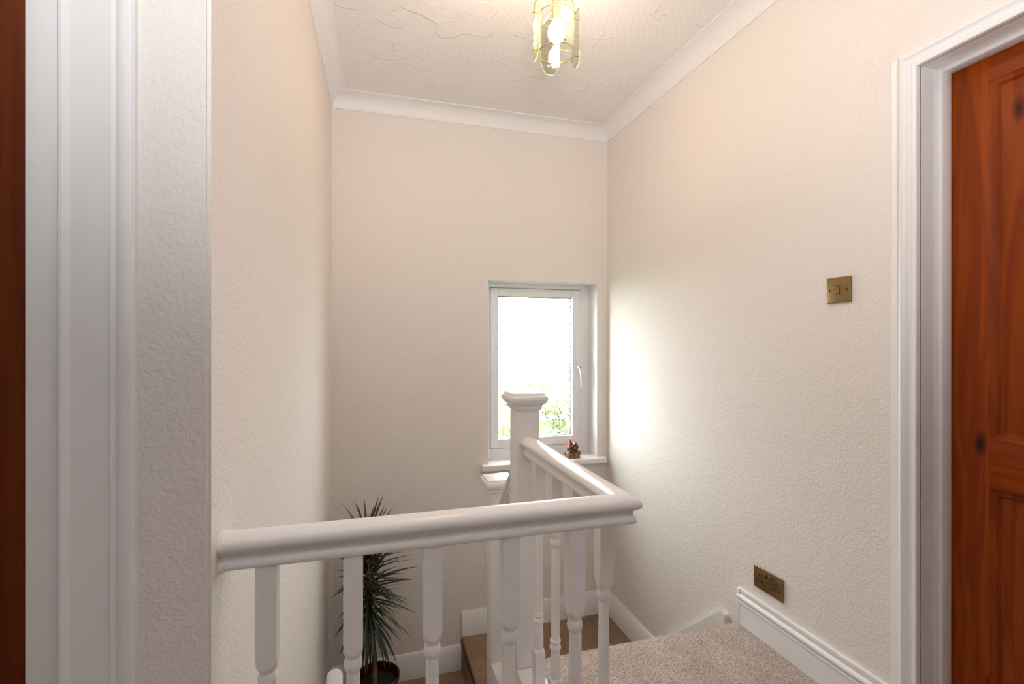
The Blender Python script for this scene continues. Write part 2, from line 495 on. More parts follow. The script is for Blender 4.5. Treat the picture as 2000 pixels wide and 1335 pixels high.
st = thing('upper_stair_flight', 'short carpeted flight of steps dropping from landing to half landing', 'stairs', (1.05, YE, 0), kind='structure')
for k in (1, 2):
    y0 = YE + (k - 1) * GO
    obj('tread', nosed(bmesh.new(), 0.573, XR - .018, y0 - .02, y0 + GO + .018, -RISE * k, 0.05), M['shaded_carpet'], st)
for k in (1, 2, 3):
    y0 = YE + (k - 1) * GO
    obj('riser', B(0.573, XR - .018, y0 - .016, y0, -RISE * k, -RISE * (k - 1) - .036), M['shaded_carpet'], st, smooth=0)
sl = RISE / GO
def string_poly(ya, yb, up, dn):
    z = lambda y: -(y - YE) * sl
    return [(ya, z(ya) - dn), (yb, z(yb) - dn), (yb, z(yb) + up), (ya, z(ya) + up)]
p = [(1.775, -.30), (2.30, -.75), (2.30, -.43), (2.056, -.223), (1.798, .004), (1.775, -.008)]
obj('wall_string', prism(bmesh.new(), p, 'X', XR - .026, XR), M['gloss'], st, smooth=0)
hl = B(0.531, XR, YE + 2 * GO, YB, ZH - .2, ZH - .02)
box(hl, 0.531, XR, YE + 2 * GO, YB, ZH - .05, ZH, bev=0.016, seg=4)
struct('floor_half_landing', hl, M['shaded_carpet'], label='beige carpet shaded brown on the half landing under the window')
ql = B(-0.34, 0.531, 2.09, YB, ZQ - .2, ZQ)
struct('floor_quarter_landing', ql, M['shaded_carpet'], label='shade-darkened carpet on the lower quarter landing under the plant')
lf = thing('lower_stair_flight', 'carpeted flight of steps going down under the landing', 'stairs', (0.15, 2.09, ZQ), kind='structure')
for k in range(1, 10):
    y1 = 2.09 - (k - 1) * 0.21
    obj('step', B(-0.30, 0.50, y1 - .21, y1 + .02, ZQ - RISE * k - .2, ZQ - RISE * k, bev=.012), M['shaded_carpet'], lf)
# partition under the landing edge
bm = B(0.505, 0.565, 0.95, 2.12, ZG, -0.21)
struct('wall_under_landing', bm, M['wall'], smooth=0)

# ------------------------------------------------------------------ coving, skirtings
cv = 0.079
prof = [(0, 0), (0, -cv), (0.006, -cv)] + [(cv - (cv - .006) * math.cos(math.radians(t)) + .0, -cv + 0.004 + (cv - .010) * math.sin(math.radians(t))) for t in range(6, 90, 12)] + [(cv, -0.006), (cv + .004, -0.006), (cv + .004, 0)]
path = [(XL, LA[1], ZC), (LA[0], LA[1], ZC), (LB[0], LB[1], ZC), (XR, YB, ZC), (XR, YR, ZC), (XL, YR, ZC)]
struct('trim_1', sweep(bmesh.new(), prof, path, closed=True), M['satin'], label='white curved plaster coving around the ceiling')
def skirt_plain(h=.145, t=.018):
    return [(0, 0), (t, 0), (t, h - .024), (t - .013, h), (0, h)]
def skirt_moulded(h=.145):
    return [(0, 0), (.016, 0), (.016, .088), (.019, .091), (.019, .096), (.0155, .0985), (.0155, .102)] + \
        [(.0165 + .007 * math.cos(math.radians(t)), .113 + .009 * math.sin(math.radians(t))) for t in (-70, -35, 0, 35, 70)] + \
        [(.012, .126), (.012, .130), (.015, .131), (.015, h), (0, h)]
# right wall: moulded skirting runs from the door architrave to the landing edge
bm = sweep(bmesh.new(), [(s, h) for s, h in skirt_moulded()], [(XR, YE, 0), (XR, 1.0885, 0)])
box(bm, XR - .0175, XR, YE - .012, YE + .006, 0.0, .1455, bev=.002)
struct('baseboard_right', bm, M['satin'], label='white moulded skirting board on the landing below the socket')
bm = sweep(bmesh.new(), skirt_plain(), [(0.535, YB, ZH), (XR, YB, ZH), (XR, 2.17, ZH)])
struct('baseboard_back', bm, M['satin'], label='white bevelled skirting around the half landing')
bm = sweep(bmesh.new(), skirt_plain(), [(LB[0] - .02, 2.0, ZQ), (LB[0], YB, ZQ), (0.531, YB, ZQ)])
struct('baseboard_left', bm, M['satin'], label='white skirting around the lower quarter landing behind the plant')

# ------------------------------------------------------------------ balustrade
bal = thing('balustrade', 'white painted stair balustrade with turned spindles and square capped newel posts', 'balustrade', (XN, YE, 0))
RB, RT = 0.771, 0.833
hp = [(.0185, 0), (.0205, .002), (.0212, .007), (.0205, .011), (.0175, .0145), (.0150, .018), (.0142, .022), (.0152, .026), (.019, .030), (.025, .0335),
      (.0288, .0375), (.030, .042), (.0290, .0475), (.0255, .053), (.019, .058), (.010, .061), (0, .062)]
prof = hp + [(-s, h) for s, h in hp[::-1][1:]]
YF = 0.985
xl = LA[0] + (YF - LA[1]) * (LB[0] - LA[0]) / (LB[1] - LA[1])
bm = sweep(bmesh.new(), prof, [(XN, YE - .036, RB), (XN, YF, RB), (xl - .01, YF, RB)])
hr = obj('handrail', bm, M['gloss'], bal, smooth=40)
# paint collar where the rail enters the wall
cp = [(s * 1.10, (h - .03) * 1.08 + .03) for s, h in prof]
obj('wall_collar', sweep(bmesh.new(), cp, [(xl + .007, YF, RB), (xl - .01, YF, RB)]), M['gloss'], hr, smooth=40)
BH = 0.0175
def bal_turn(z):
    # turned radius along the spindle
    K = [(0.128, .030), (0.137, .022), (0.141, .0180), (0.146, .0148), (0.150, .0150), (0.158, .0158), (0.175, .0160), (0.195, .0152), (0.215, .0138), (0.228, .0130),
         (0.231, .0150), (0.236, .0170), (0.241, .0172), (0.246, .0155), (0.249, .0132), (0.252, .0150), (0.257, .0168), (0.262, .0165), (0.266, .0140), (0.270, .0128),
         (0.32, .0137), (0.40, .0140), (0.50, .0128), (0.553, .0120), (0.556, .0140), (0.561, .0163), (0.567, .0169), (0.574, .0162), (0.578, .0145), (0.581, .0138),
         (0.583, .0152), (0.587, .0155), (0.589, .0172), (0.592, .0192), (0.597, .0215), (0.604, .0238), (0.612, .026)]
    K = [(q - .008 if q > .55 else q, r) for q, r in K]
    if z <= K[0][0] or z >= K[-1][0]: return 1
    for (z0, r0), (z1, r1) in zip(K, K[1:]):
        if z0 <= z <= z1: return r0 + (r1 - r0) * (z - z0) / (z1 - z0)
zs = [0, .12, .128, .132, .137, .139, .141, .1435, .146, .150, .158, .175, .195, .215, .228, .231, .236, .241, .246, .249, .252, .257, .262, .266, .270, .32, .40, .50, .553,
      .556, .561, .567, .574, .578, .581, .583, .587, .589, .592, .5945, .597, .600, .604, .608, .612, .65, RB + .012]
zs = [q - .008 if q > .55 else q for q in zs]
bo = obj('baluster', turned(bmesh.new(), zs, BH, bal_turn), M['gloss'], bal, smooth=22, shift=False)
first = True
spots = [(x, YF, 0.0, 1.0) for x in (-0.177, -0.028, 0.122, 0.2825, 0.43)] + [(XN, y, 0.0, 1.0) for y in (1.083, 1.245, 1.405, 1.557)]
spots += [(XN, 1.835, -.085, .93), (XN, 1.955, -.21, .93)]
for x, y, z, s in spots:
    o = bo if first else bo.copy()
    if not first: C.objects.link(o)
    first = False
    o.parent = bal; o.location = (x - XN, y - YE, z + .001); o.scale = (1, 1, s)
# base strips under the balusters
bm = B(0.504, 0.592, 0.94, YE - .036, -.205, 0.006, bev=.003)
obj('base_rail', bm, M['gloss'], bal)
bm = B(xl + .001, 0.504, 0.94, 1.03, -.205, 0.006, bev=.003)
obj('base_rail', bm, M['gloss'], bal)
# newel posts
def newel(y, z0, ztop):
    h = .043
    n = obj('newel_post', B(XN - h, XN + h, y - h, y + h, z0, ztop - .05, bev=.003), M['gloss'], bal)
    cap = [(h + .001, -.062), (h + .006, -.058), (h + .008, -.052), (h + .006, -.048), (h + .010, -.044), (h + .019, -.036), (h + .0245, -.027), (h + .0255, -.020),
           (h + .0235, -.013), (h + .0175, -.008), (h + .0165, -.003), (h + .010, .0)]
    bm = bmesh.new(); rings = []
    for r, z in cap:
        rings.append([bm.verts.new((XN + sx * r, y + sy * r, ztop + z)) for sx, sy in ((-1, -1), (1, -1), (1, 1), (-1, 1))])
    for A, D in zip(rings, rings[1:]):
        for i in range(4): bm.faces.new((A[i], A[(i + 1) % 4], D[(i + 1) % 4], D[i]))
    bm.faces.new(rings[0][::-1]); bm.faces.new(rings[-1])
    obj('newel_cap', bm, M['gloss'], n, smooth=30)
newel(1.715, -0.45, 0.99)
newel(2.093, ZQ - .15, 0.581)
# sloping rail and string between the two newels
ya, yb = 1.757, 2.051
zr = lambda y: 0.605 - (y - 1.833) * 1.06
obj('sloping_handrail', sweep(bmesh.new(), prof, [(XN, ya, zr(ya)), (XN, yb, zr(yb))]), M['gloss'], bal, smooth=40)
obj('outer_string', prism(bmesh.new(), string_poly(ya, yb, .055, .24), 'X', XN - .02, XN + .022), M['gloss'], bal, smooth=0)

# ------------------------------------------------------------------ wall handrail of the lower flight
whx = -0.1205
wh = thing('wall_handrail', 'white handrail top end of the lower flight seen beside the pot', 'handrail', (whx, 1.93, -0.06))
sp = [(.029 * math.cos(math.radians(t)), .02 + .024 * math.sin(math.radians(t))) for t in range(0, 181, 20)]
rp = [(.026, -.03), (.029, -.02)] + sp + [(-.029, -.02), (-.026, -.03)]
bm = bmesh.new()
L0 = Vector((whx, 1.93, -0.075)); L1 = L0 + Vector((0, -1.5, -1.5 * .93))
sweep(bm, rp, [L0, L1])
bmesh.ops.bevel(bm, geom=[e for e in bm.edges if all(abs(v.co.y - 1.93) < 1e-4 for v in e.verts)], offset=.006, segments=3, affect='EDGES')
obj('rail', bm, M['gloss'], wh)
for t in (.12, .85):
    q = L0.lerp(L1, t)
    wx = LA[0] + (q.y - LA[1]) * (LB[0] - LA[0]) / (LB[1] - LA[1])
    bm = tube(bmesh.new(), [(wx, q.y, q.z - .06), (q.x - .02, q.y, q.z - .06), (q.x, q.y, q.z - .045), (q.x, q.y, q.z - .02)], .008)
    lathe(bm, [(.025, -.003), (.025, .003)], (wx + .004, q.y, q.z - .06), 12)
    obj('bracket', bm, M['gloss'], wh)

# ------------------------------------------------------------------ window in the back wall
FY = 3.026
win = thing('window_1', 'white framed stair window with swirl patterned obscure glass', None, (1.065, YB, WZ0), kind='structure')
def frame4(x0, x1, z0, z1, wl, wr, wb, wt, y0, y1, bev=.003):
    bm = bmesh.new()
    box(bm, x0, x0 + wl, y0, y1, z0, z1, bev=bev); box(bm, x1 - wr, x1, y0, y1, z0, z1, bev=bev)
    box(bm, x0 + wl - .002, x1 - wr + .002, y0 + .0005, y1, z0, z0 + wb, bev=bev); box(bm, x0 + wl - .002, x1 - wr + .002, y0 + .0005, y1, z1 - wt, z1, bev=bev)
    return bm
SX0, SX1, SZ0, SZ1 = 0.742, 1.356, 0.498, 1.516
GX0, GX1, GZ0, GZ1 = 0.7915, 1.300, 0.555, 1.466
obj('window_frame', frame4(WX0, WX1, WZ0 + .02, WZ1, SX0 - WX0 - .003, WX1 - SX1 - .003, SZ0 - WZ0 - .023, WZ1 - SZ1 - .003, FY, FY + .06), M['upvc'], win)
obj('gap_seal', frame4(SX0 - .004, SX1 + .004, SZ0 - .004, SZ1 + .004, .008, .008, .008, .008, FY + .012, FY + .05, bev=0), M['seal'], win, smooth=0)
sash = obj('window_sash', frame4(SX0, SX1, SZ0, SZ1, GX0 - SX0, SX1 - GX1, GZ0 - SZ0, SZ1 - GZ1, FY - .012, FY + .05, bev=.006), M['upvc'], win)
obj('glazing_bead', frame4(GX0 - .003, GX1 + .003, GZ0 - .003, GZ1 + .003, .006, .006, .006, .006, FY + .006, FY + .04, bev=0), M['seal'], sash, smooth=0)
obj('window_pane', B(GX0 - .004, GX1 + .004, FY + .024, FY + .030, GZ0 - .004, GZ1 + .004), M['obs'], sash, smooth=0)
# window reveals are plastered: white liner boards
bm = bmesh.new()
box(bm, WX1 - .004, WX1 + .0, YB + .004, FY, WZ0 + .03, WZ1)
box(bm, WX0, WX0 + .004, YB + .004, FY, WZ0 + .03, WZ1)
box(bm, WX0, WX1, YB + .004, FY, WZ1 - .004, WZ1)
obj('reveal_lining', bm, M['satin'], win, smooth=0)
bm = B(0.653, 1.479, YB - .042, YB, 0.392, 0.430, bev=.007, seg=3)
box(bm, WX0 + .001, WX1 - .001, YB - .01, FY + .01, 0.392, 0.4295)
obj('window_sill', bm, M['gloss'], win)
# espagnolette handle
hx = 1.338
hb = B(hx - .009, hx + .009, FY - .022, FY - .012, .975, 1.06, bev=.003)
h_ = obj('window_handle', hb, M['upvc'], win)
bm = lathe(bmesh.new(), [(.010, 0), (.010, .02), (.006, .024)], (0, 0, 0), 14)
bmesh.ops.rotate(bm, verts=bm.verts[:], cent=(0, 0, 0), matrix=Matrix.Rotation(PI / 2, 3, 'X'))
bmesh.ops.translate(bm, verts=bm.verts[:], vec=(hx, FY - .02, 1.005))
tube(bm, [(hx, FY - .036, 1.012), (hx + .006, FY - .042, .985), (hx + .011, FY - .044, .95), (hx + .012, FY - .044, .875)], [.009, .008, .006, .005])
obj('lever', bm, M['upvc'], h_)
bm = lathe(bmesh.new(), [(.004, 0), (.004, .002)], (0, 0, 0), 10)
bmesh.ops.rotate(bm, verts=bm.verts[:], cent=(0, 0, 0), matrix=Matrix.Rotation(PI / 2, 3, 'X'))
bmesh.ops.translate(bm, verts=bm.verts[:], vec=(hx + .006, FY - .046, 1.005))
obj('key_hole', bm, M['black'], h_)
# ------------------------------------------------------------------ right door
d1 = thing('door_1', 'orange stained pine panelled door with white frame', None, (XR + .1, .62, 0), kind='structure')
DX = XR + .105
ST = .092
def dbox(*a, **k): return B(*a, **k)
dz0, dz1 = .005, DZ - .010
for y0 in (DY0 + .006, DY1 - .008 - ST):
    obj('stile', B(DX, DX + .04, y0, y0 + ST, dz0, dz1, bev=.0015), M['wood'], d1)
ym = (DY0 + DY1) / 2
ly0, ly1 = DY0 + .006 + ST, DY1 - .008 - ST
rails = [(dz0, .215), (.778, .911), (1.876, dz1)]
for z0, z1 in rails:
    obj('rail', B(DX + .0004, DX + .0396, ly0 - .001, ly1 + .001, z0, z1, bev=.0015), M['woodh'], d1)
for z0, z1 in ((.215, .778), (.911, 1.876)):
    obj('muntin', B(DX + .0004, DX + .0396, ym - .045, ym + .045, z0 - .001, z1 + .001, bev=.0015), M['wood'], d1)
    for a0, a1 in ((ly0, ym - .045), (ym + .045, ly1)):
        bm = bmesh.new()
        # bevelled moulding frame then recessed flat panel
        rr = []
        for ins, dx in ((0, .0), (.006, .004), (.013, .006), (.020, .014), (.021, .014)):
            rr.append([bm.verts.new((DX + dx, yy, z_)) for yy, z_ in ((a0 + ins, z0 + ins), (a1 - ins, z0 + ins), (a1 - ins, z1 - ins), (a0 + ins, z1 - ins))])
        for A, D in zip(rr, rr[1:]):
            for i in range(4): bm.faces.new((A[i], A[(i + 1) % 4], D[(i + 1) % 4], D[i]))
        bm.faces.new(rr[-1])
        box(bm, DX + .016, DX + .026, a0, a1, z0, z1)
        obj('panel', bm, M['woodp'], d1, smooth=0)
# knob on the far edge of the leaf
bm = lathe(bmesh.new(), [(.024, 0), (.024, .005), (.009, .008), (.009, .03), (.022, .036), (.027, .048), (.020, .058), (.006, .062)], (0, 0, 0), 20)
bmesh.ops.rotate(bm, verts=bm.verts[:], cent=(0, 0, 0), matrix=Matrix.Rotation(-PI / 2, 3, 'Y'))
bmesh.ops.translate(bm, verts=bm.verts[:], vec=(DX, DY0 + .05, .95))
obj('door_knob', bm, M['brass'], d1)
# lining and stops
bm = bmesh.new()
box(bm, XR - .002, XR + .16, DY1, DY1 + .03, 0, DZ); box(bm, XR - .002, XR + .16, DY0 - .03, DY0, 0, DZ)
box(bm, XR - .002, XR + .16, DY0 - .03, DY1 + .03, DZ, DZ + .03)
obj('door_lining', bm, M['gloss'], d1, smooth=0)
bm = bmesh.new()
sx0, sx1 = XR + .065, XR + .103
box(bm, sx0, sx1, DY1 - .013, DY1, 0, DZ, bev=.002); box(bm, sx0, sx1, DY0, DY0 + .013, 0, DZ, bev=.002); box(bm, sx0, sx1, DY0 + .013, DY1 - .013, DZ - .013, DZ, bev=.002)
obj('door_stop', bm, M['gloss'], d1)
# architrave: profile = (distance out from opening, proud of wall)
AP = [(0, 0), (0, .016), (.003, .018), (.010, .018), (.014, .013), (.022, .010), (.030, .013), (.035, .019), (.041, .021), (.046, .019), (.049, .014), (.050, .008), (.050, 0)]
def architrave(y0, y1, zt, X, prof):
    bm = bmesh.new(); rings = []
    for q in range(4):
        ring = []
        for o_, pr in prof:
            if q == 0: v = (X - pr, y1 + o_, 0)
            elif q == 1: v = (X - pr, y1 + o_, zt + o_)
            elif q == 2: v = (X - pr, y0 - o_, zt + o_)
            else: v = (X - pr, y0 - o_, 0)
            ring.append(bm.verts.new(v))
        rings.append(ring)
    k = len(prof)
    for A, D in zip(rings, rings[1:]):
        for j in range(k): bm.faces.new((A[j], A[(j + 1) % k], D[(j + 1) % k], D[j]))
    bm.faces.new(rings[0]); bm.faces.new(rings[-1][::-1])
    return bm
obj('architrave', architrave(DY0, DY1, DZ, XR, AP), M['satin'], d1, smooth=30)
obj('architrave_fillet', B(XR - .004, XR, DY1 + .050, DY1 + .079, 0, DZ + .052, bev=.001), M['satin'], d1, smooth=0)
struct('wall_behind_door', B(XR + .19, XR + .24, YR, 1.2, -.03, ZC), M['wall'], smooth=0)

# ------------------------------------------------------------------ left door
d2 = thing('door_2', 'dark red stained pine door at the edge of view with white architrave', None, (-.9, LA[1], 0), kind='structure')
YW = LA[1]
# architrave facing the camera: widths measured from the outer edge at X=-0.354 going left
bm = bmesh.new()
ap = [(-.354, 0), (-.354, .012), (-.357, .017), (-.366, .019), (-.374, .017), (-.3795, .013), (-.383, .0145), (-.386, .0145), (-.388, .011), (-.440, .009), (-.4440, .013), (-.4475, .0155),
      (-.4515, .0155), (-.4545, .012), (-.456, .004), (-.456, 0)]
prism(bm, [(x, YW - p_) for x, p_ in ap], 'Z', 0, 2.08)
obj('architrave', bm, M['satin'], d2, smooth=30)
bm = B(-.4985, -.456, YW - .003, YW + .11, 0, 2.0, bev=.0015)
obj('door_lining', bm, M['satin'], d2)
bm = B(-1.30, -.354, YW - .016, YW, 2.0, 2.08, bev=.003)
obj('architrave_head', bm, M['satin'], d2)
obj('stile', B(-.5335, -.5005, YW + .002, YW + .04, .006, 1.99, bev=.0015), M['woodd'], d2)
obj('draught_strip', B(-.5368, -.5340, YW + .0006, YW + .01, .05, 1.45), simple('grey_draught_strip', (.35, .33, .31), .4), d2, smooth=0)
obj('stile', B(-.60, -.5335, YW + .006, YW + .04, .006, 1.99, bev=.0015), M['woodd'], d2)
obj('panel', B(-1.21, -.60, YW + .014, YW + .035, .006, 1.99), M['woodd'], d2, smooth=0)
obj('stile', B(-1.299, -1.21, YW + .006, YW + .04, .006, 1.99, bev=.0015), M['woodd'], d2)
for z0, z1 in ((.006, .21), (.78, .91), (1.89, 1.99)):
    obj('rail', B(-1.21, -.60, YW + .006, YW + .04, z0, z1, bev=.0015), M['woodd'], d2)

# ------------------------------------------------------------------ switch and socket
SY, SZ = 1.2567, 1.345
sw = thing('light_switch', 'antique brass single light switch on the cream wall near the door', 'light switch', (XR, SY, SZ))
obj('plate', B(XR - .0075, XR, SY - .043, SY + .043, SZ - .043, SZ + .043, bev=.0028, seg=3), M['brass'], sw)
rk = bmesh.new()
hexa(rk, [(XR - .009, SY - .007, SZ - .013), (XR - .006, SY - .007, SZ - .013), (XR - .006, SY + .007, SZ - .013), (XR - .009, SY + .007, SZ - .013),
          (XR - .0125, SY - .007, SZ + .013), (XR - .006, SY - .007, SZ + .013), (XR - .006, SY + .007, SZ + .013), (XR - .0125, SY + .007, SZ + .013)])
bmesh.ops.rotate(rk, verts=rk.verts[:], cent=(XR, SY, SZ), matrix=Matrix.Rotation(PI, 3, 'X'))
obj('rocker', rk, M['brass'], sw, smooth=0)
obj('rocker_surround', B(XR - .0078, XR - .005, SY - .0085, SY + .0085, SZ - .0145, SZ + .0145), M['black'], sw, smooth=0)
for s in (-1, 1):
    bm = lathe(bmesh.new(), [(.0038, 0), (.0038, .0012), (.002, .0018)], (0, 0, 0), 14)
    bmesh.ops.rotate(bm, verts=bm.verts[:], cent=(0, 0, 0), matrix=Matrix.Rotation(-PI / 2, 3, 'Y'))
    bmesh.ops.translate(bm, verts=bm.verts[:], vec=(XR - .0072, SY + s * .030, SZ))
    obj('screw', bm, simple('dark_brass_screw', (.12, .07, .035), .4, 1.0) if s < 0 else bpy.data.materials['dark_brass_screw'], sw)
PY, PZ = 1.556, .234
so = thing('double_socket', 'antique brass double power socket on the cream wall just above skirting', 'socket', (XR, PY, PZ))
obj('plate', B(XR - .006, XR, PY - .0735, PY + .0735, PZ - .043, PZ + .043, bev=.0022, seg=3), M['brass'], so)
for s in (-1, 1):
    obj('rocker', B(XR - .010, XR - .004, PY + s * .011 - .006, PY + s * .011 + .006, PZ + .010, PZ + .030, bev=.0015), M['brass'], so)
    cy = PY + s * .042
    for dy, dz, wy, hz in ((0, .012, .0028, .0056), (-.011, -.011, .0046, .0036), (.011, -.011, .0046, .0036)):
        obj('pin_hole', B(XR - .0066, XR - .004, cy + dy - wy * 1.2, cy + dy + wy * 1.2, PZ + dz - hz, PZ + dz + hz), M['black'], so, smooth=0)

# ------------------------------------------------------------------ pendant lamp
px, py = PL
pz = 2.15
pend = thing('pendant_light', 'brass pendant lamp with four etched glass panels and lit bulb', 'ceiling lamp', (px, py, ZC))
bm = lathe(bmesh.new(), [(.05, 0), (.05, -.008), (.035, -.022), (.012, -.03)], (px, py, ZC), 28)
obj('ceiling_rose', bm, M['brassl'], pend)
obj('rod', tube(bmesh.new(), [(px, py, ZC - .025), (px, py, pz + .215)], .004), M['brassl'], pend)
obj('lamp_holder', lathe(bmesh.new(), [(.006, .232), (.016, .222), (.017, .160), (.014, .150)], (px, py, pz), 20), M['brassl'], pend)
bm = lathe(bmesh.new(), [(.004, .0735), (.016, .077), (.0255, .086), (.030, .100), (.0295, .115), (.024, .130), (.016, .143), (.0135, .156)], (px, py, pz), 24)
obj('bulb', bm, M['bulb'], pend, smooth=60)
RR = .064
for zr_ in (.035, .165):
    ring = obj('ring', tube(bmesh.new(), [(px + RR * math.cos(2 * PI * i / 40), py + RR * math.sin(2 * PI * i / 40), pz + zr_) for i in range(40)], .0018, 8, True), M['brassl'], pend)
for k in range(3):
    a = 2 * PI * k / 3
    obj('spoke', tube(bmesh.new(), [(px + .012 * math.cos(a), py + .012 * math.sin(a), pz + .2), (px + RR * math.cos(a), py + RR * math.sin(a), pz + .165)], .0016, 6), M['brassl'], pend)
RP = .077
HA = math.radians(28)
def panel_mesh(az):
    bm = bmesh.new(); H = .20; n = 12; cols = []
    for i in range(n + 1):
        f = -1 + 2 * i / n; th = az + f * HA
        e = max(0, abs(f) - .42) / .58
        lo, hi = .036 * e, H - .036 * e
        col = []
        for r in (RP, RP + .004):
            for z in (lo, hi):
                col.append(bm.verts.new((px + r * math.cos(th), py + r * math.sin(th), pz + z)))
        cols.append(col)
    for A, D in zip(cols, cols[1:]):
        for q, mi in (((0, 1), 0), ((2, 3), 0), ((0, 2), 1), ((1, 3), 1)):
            bm.faces.new((A[q[0]], A[q[1]], D[q[1]], D[q[0]])).material_index = mi
    for c in (cols[0], cols[-1]):
        bm.faces.new((c[0], c[1], c[3], c[2])).material_index = 1
    return bm
def flower_mesh(az, cz):
    bm = bmesh.new(); r = RP + .0046
    def P(u, v): return (px + r * math.cos(az + u / r), py + r * math.sin(az + u / r), pz + cz + v)
    def petal(cx, cy, ang, ln, wd):
        ca, sa = math.cos(ang), math.sin(ang)
        pts = []
        for t, s in ((0.18, 0), (.5, .5), (.85, .45), (1, 0), (.85, -.45), (.5, -.5)):
            x, y = t * ln, s * wd
            pts.append(bm.verts.new(P(cx + x * ca - y * sa, cy + x * sa + y * ca)))
        bm.faces.new(pts)
    for k in range(9): petal(0, .035, 2 * PI * k / 9, .021, .006)
    for k in range(5): petal(.004 * (k % 2 * 2 - 1), .008 - k * .011, -PI / 2 + (.75 if k % 2 else -.75), .018, .005)
    petal(0, .02, -PI / 2, .06, .0022)
    return bm
for k in range(4):
    az = math.radians(-2 + 90 * k)
    gp = obj('glass_panel', panel_mesh(az), [M['lampglass'], M['lampedge']], pend, smooth=30)
    obj('etched_flower', flower_mesh(az, .085), M['etch'], gp, smooth=0)
    for zr_ in (.035, .165):
        bm = tube(bmesh.new(), [(px + (RR - .001) * math.cos(az), py + (RR - .001) * math.sin(az), pz + zr_), (px + (RP + .006) * math.cos(az), py + (RP + .006) * math.sin(az), pz + zr_),
                                (px + (RP + .0061) * math.cos(az), py + (RP + .0061) * math.sin(az), pz + zr_), (px + (RP + .010) * math.cos(az), py + (RP + .010) * math.sin(az), pz + zr_)], [.0015, .0015, .004, .0025], 8)
        obj('screw', bm, M['brassl'], pend)

# added stand-in for the up-tilted camera flash, unseen behind the camera
lx, ly, lz = FLASH_POS
fl = thing('flash_stand_in', 'added camera flash stand-in, black pole with a white cone head tilted up behind the viewpoint', 'flash stand-in', (lx, ly, 0))
obj('base', lathe(bmesh.new(), [(.13, 0), (.13, .014), (.02, .024)], (lx, ly, 0), 32), M['black'], fl)
aim = Vector((math.sin(math.radians(FLASH_AZ)) * math.cos(math.radians(FLASH_EL)), math.cos(math.radians(FLASH_AZ)) * math.cos(math.radians(FLASH_EL)), math.sin(math.radians(FLASH_EL))))
hd_ = Vector((lx, ly, lz)) - aim * .07
obj('pole', tube(bmesh.new(), [(lx, ly, .02), (lx, ly, 1.0), (hd_.x, hd_.y, hd_.z - .05), hd_], .009), M['black'], fl)
bm = lathe(bmesh.new(), [(.020, -.02), (.030, -.01), (.050, .06), (.048, .06), (.028, -.006)], (0, 0, 0), 28, capt=False)
rot = Vector((0, 0, 1)).rotation_difference(aim).to_matrix()
bmesh.ops.rotate(bm, verts=bm.verts[:], cent=(0, 0, 0), matrix=rot)
bmesh.ops.translate(bm, verts=bm.verts[:], vec=hd_)
obj('flash_head', bm, M['upvc'], fl)
sp_d = bpy.data.lights.new('flash_beam', 'SPOT')
sp_d.energy = FLASH_POWER; sp_d.color = FLASH_COL; sp_d.spot_size = math.radians(FLASH_CONE); sp_d.spot_blend = 1.0; sp_d.shadow_soft_size = 0.03
sp_o = bpy.data.objects.new('flash_beam', sp_d); C.objects.link(sp_o); sp_o.parent = fl
sp_o.location = Vector((lx, ly, lz)) - fl.location
sp_o.rotation_euler = (-aim).to_track_quat('Z', 'Y').to_euler()

# ------------------------------------------------------------------ potted dracaena
cx, cy = .04, 2.60
pt = thing('potted_dracaena', 'spiky dark green dracaena in a maroon pot on the lower landing', 'plant', (cx, cy, ZQ))
bm = lathe(bmesh.new(), [(.078, 0), (.084, .004), (.108, .22), (.114, .225), (.116, .25), (.112, .252), (.108, .249), (.104, .20), (.09, .19)], (cx, cy, ZQ), 36, capt=False)
obj('pot', bm, M['maroon'], pt, smooth=40)
bm = bmesh.new()
lathe(bm, [(.102, .185), (.103, .205), (.07, .212), (.02, .216)], (cx, cy, ZQ), 28)
obj('soil', bm, M['soil'], pt)
tp = [(cx - .01, cy, ZQ + .19), (cx - .012, cy, -.42), (cx - .028, cy, -.25), (cx - .042, cy, -.10), (cx - .045, cy, .04), (cx - .045, cy, .12)]
obj('trunk', tube(bmesh.new(), tp, [.013, .0125, .012, .012, .010, .005], 12), M['trunk'], pt)
def leaf_mesh(ln, wd, droop):
    me = bpy.data.meshes.new('leaf')
    n = 7; vs = []; fs = []
    x = z = 0.0; a = 0.0
    for i in range(n + 1):
        t = i / n
        wq = wd * min(1, .45 + 2.2 * t) * (1 - t ** 3) + .0004
        vs += [(x, -wq, z + wq * .35), (x, 0, z), (x, wq, z + wq * .35)]
        a = -droop * t
        x += ln / n * math.cos(a); z += ln / n * math.sin(a)
    for i in range(n):
        b0 = i * 3
        fs += [(b0, b0 + 1, b0 + 4, b0 + 3), (b0 + 1, b0 + 2, b0 + 5, b0 + 4)]
    me.from_pydata(vs, [], fs); me.update()
    me.polygons.foreach_set('use_smooth', [True] * len(me.polygons))
    return me
rnd = random.Random(11)
LM = []
for i in range(8):
    me = leaf_mesh(.17 + .015 * i, .0052 + .0004 * i, .15 + .12 * (i % 4))
    me.materials.append(M['leaf'] if i % 8 != 3 else M['leaf2']); LM.append(me)
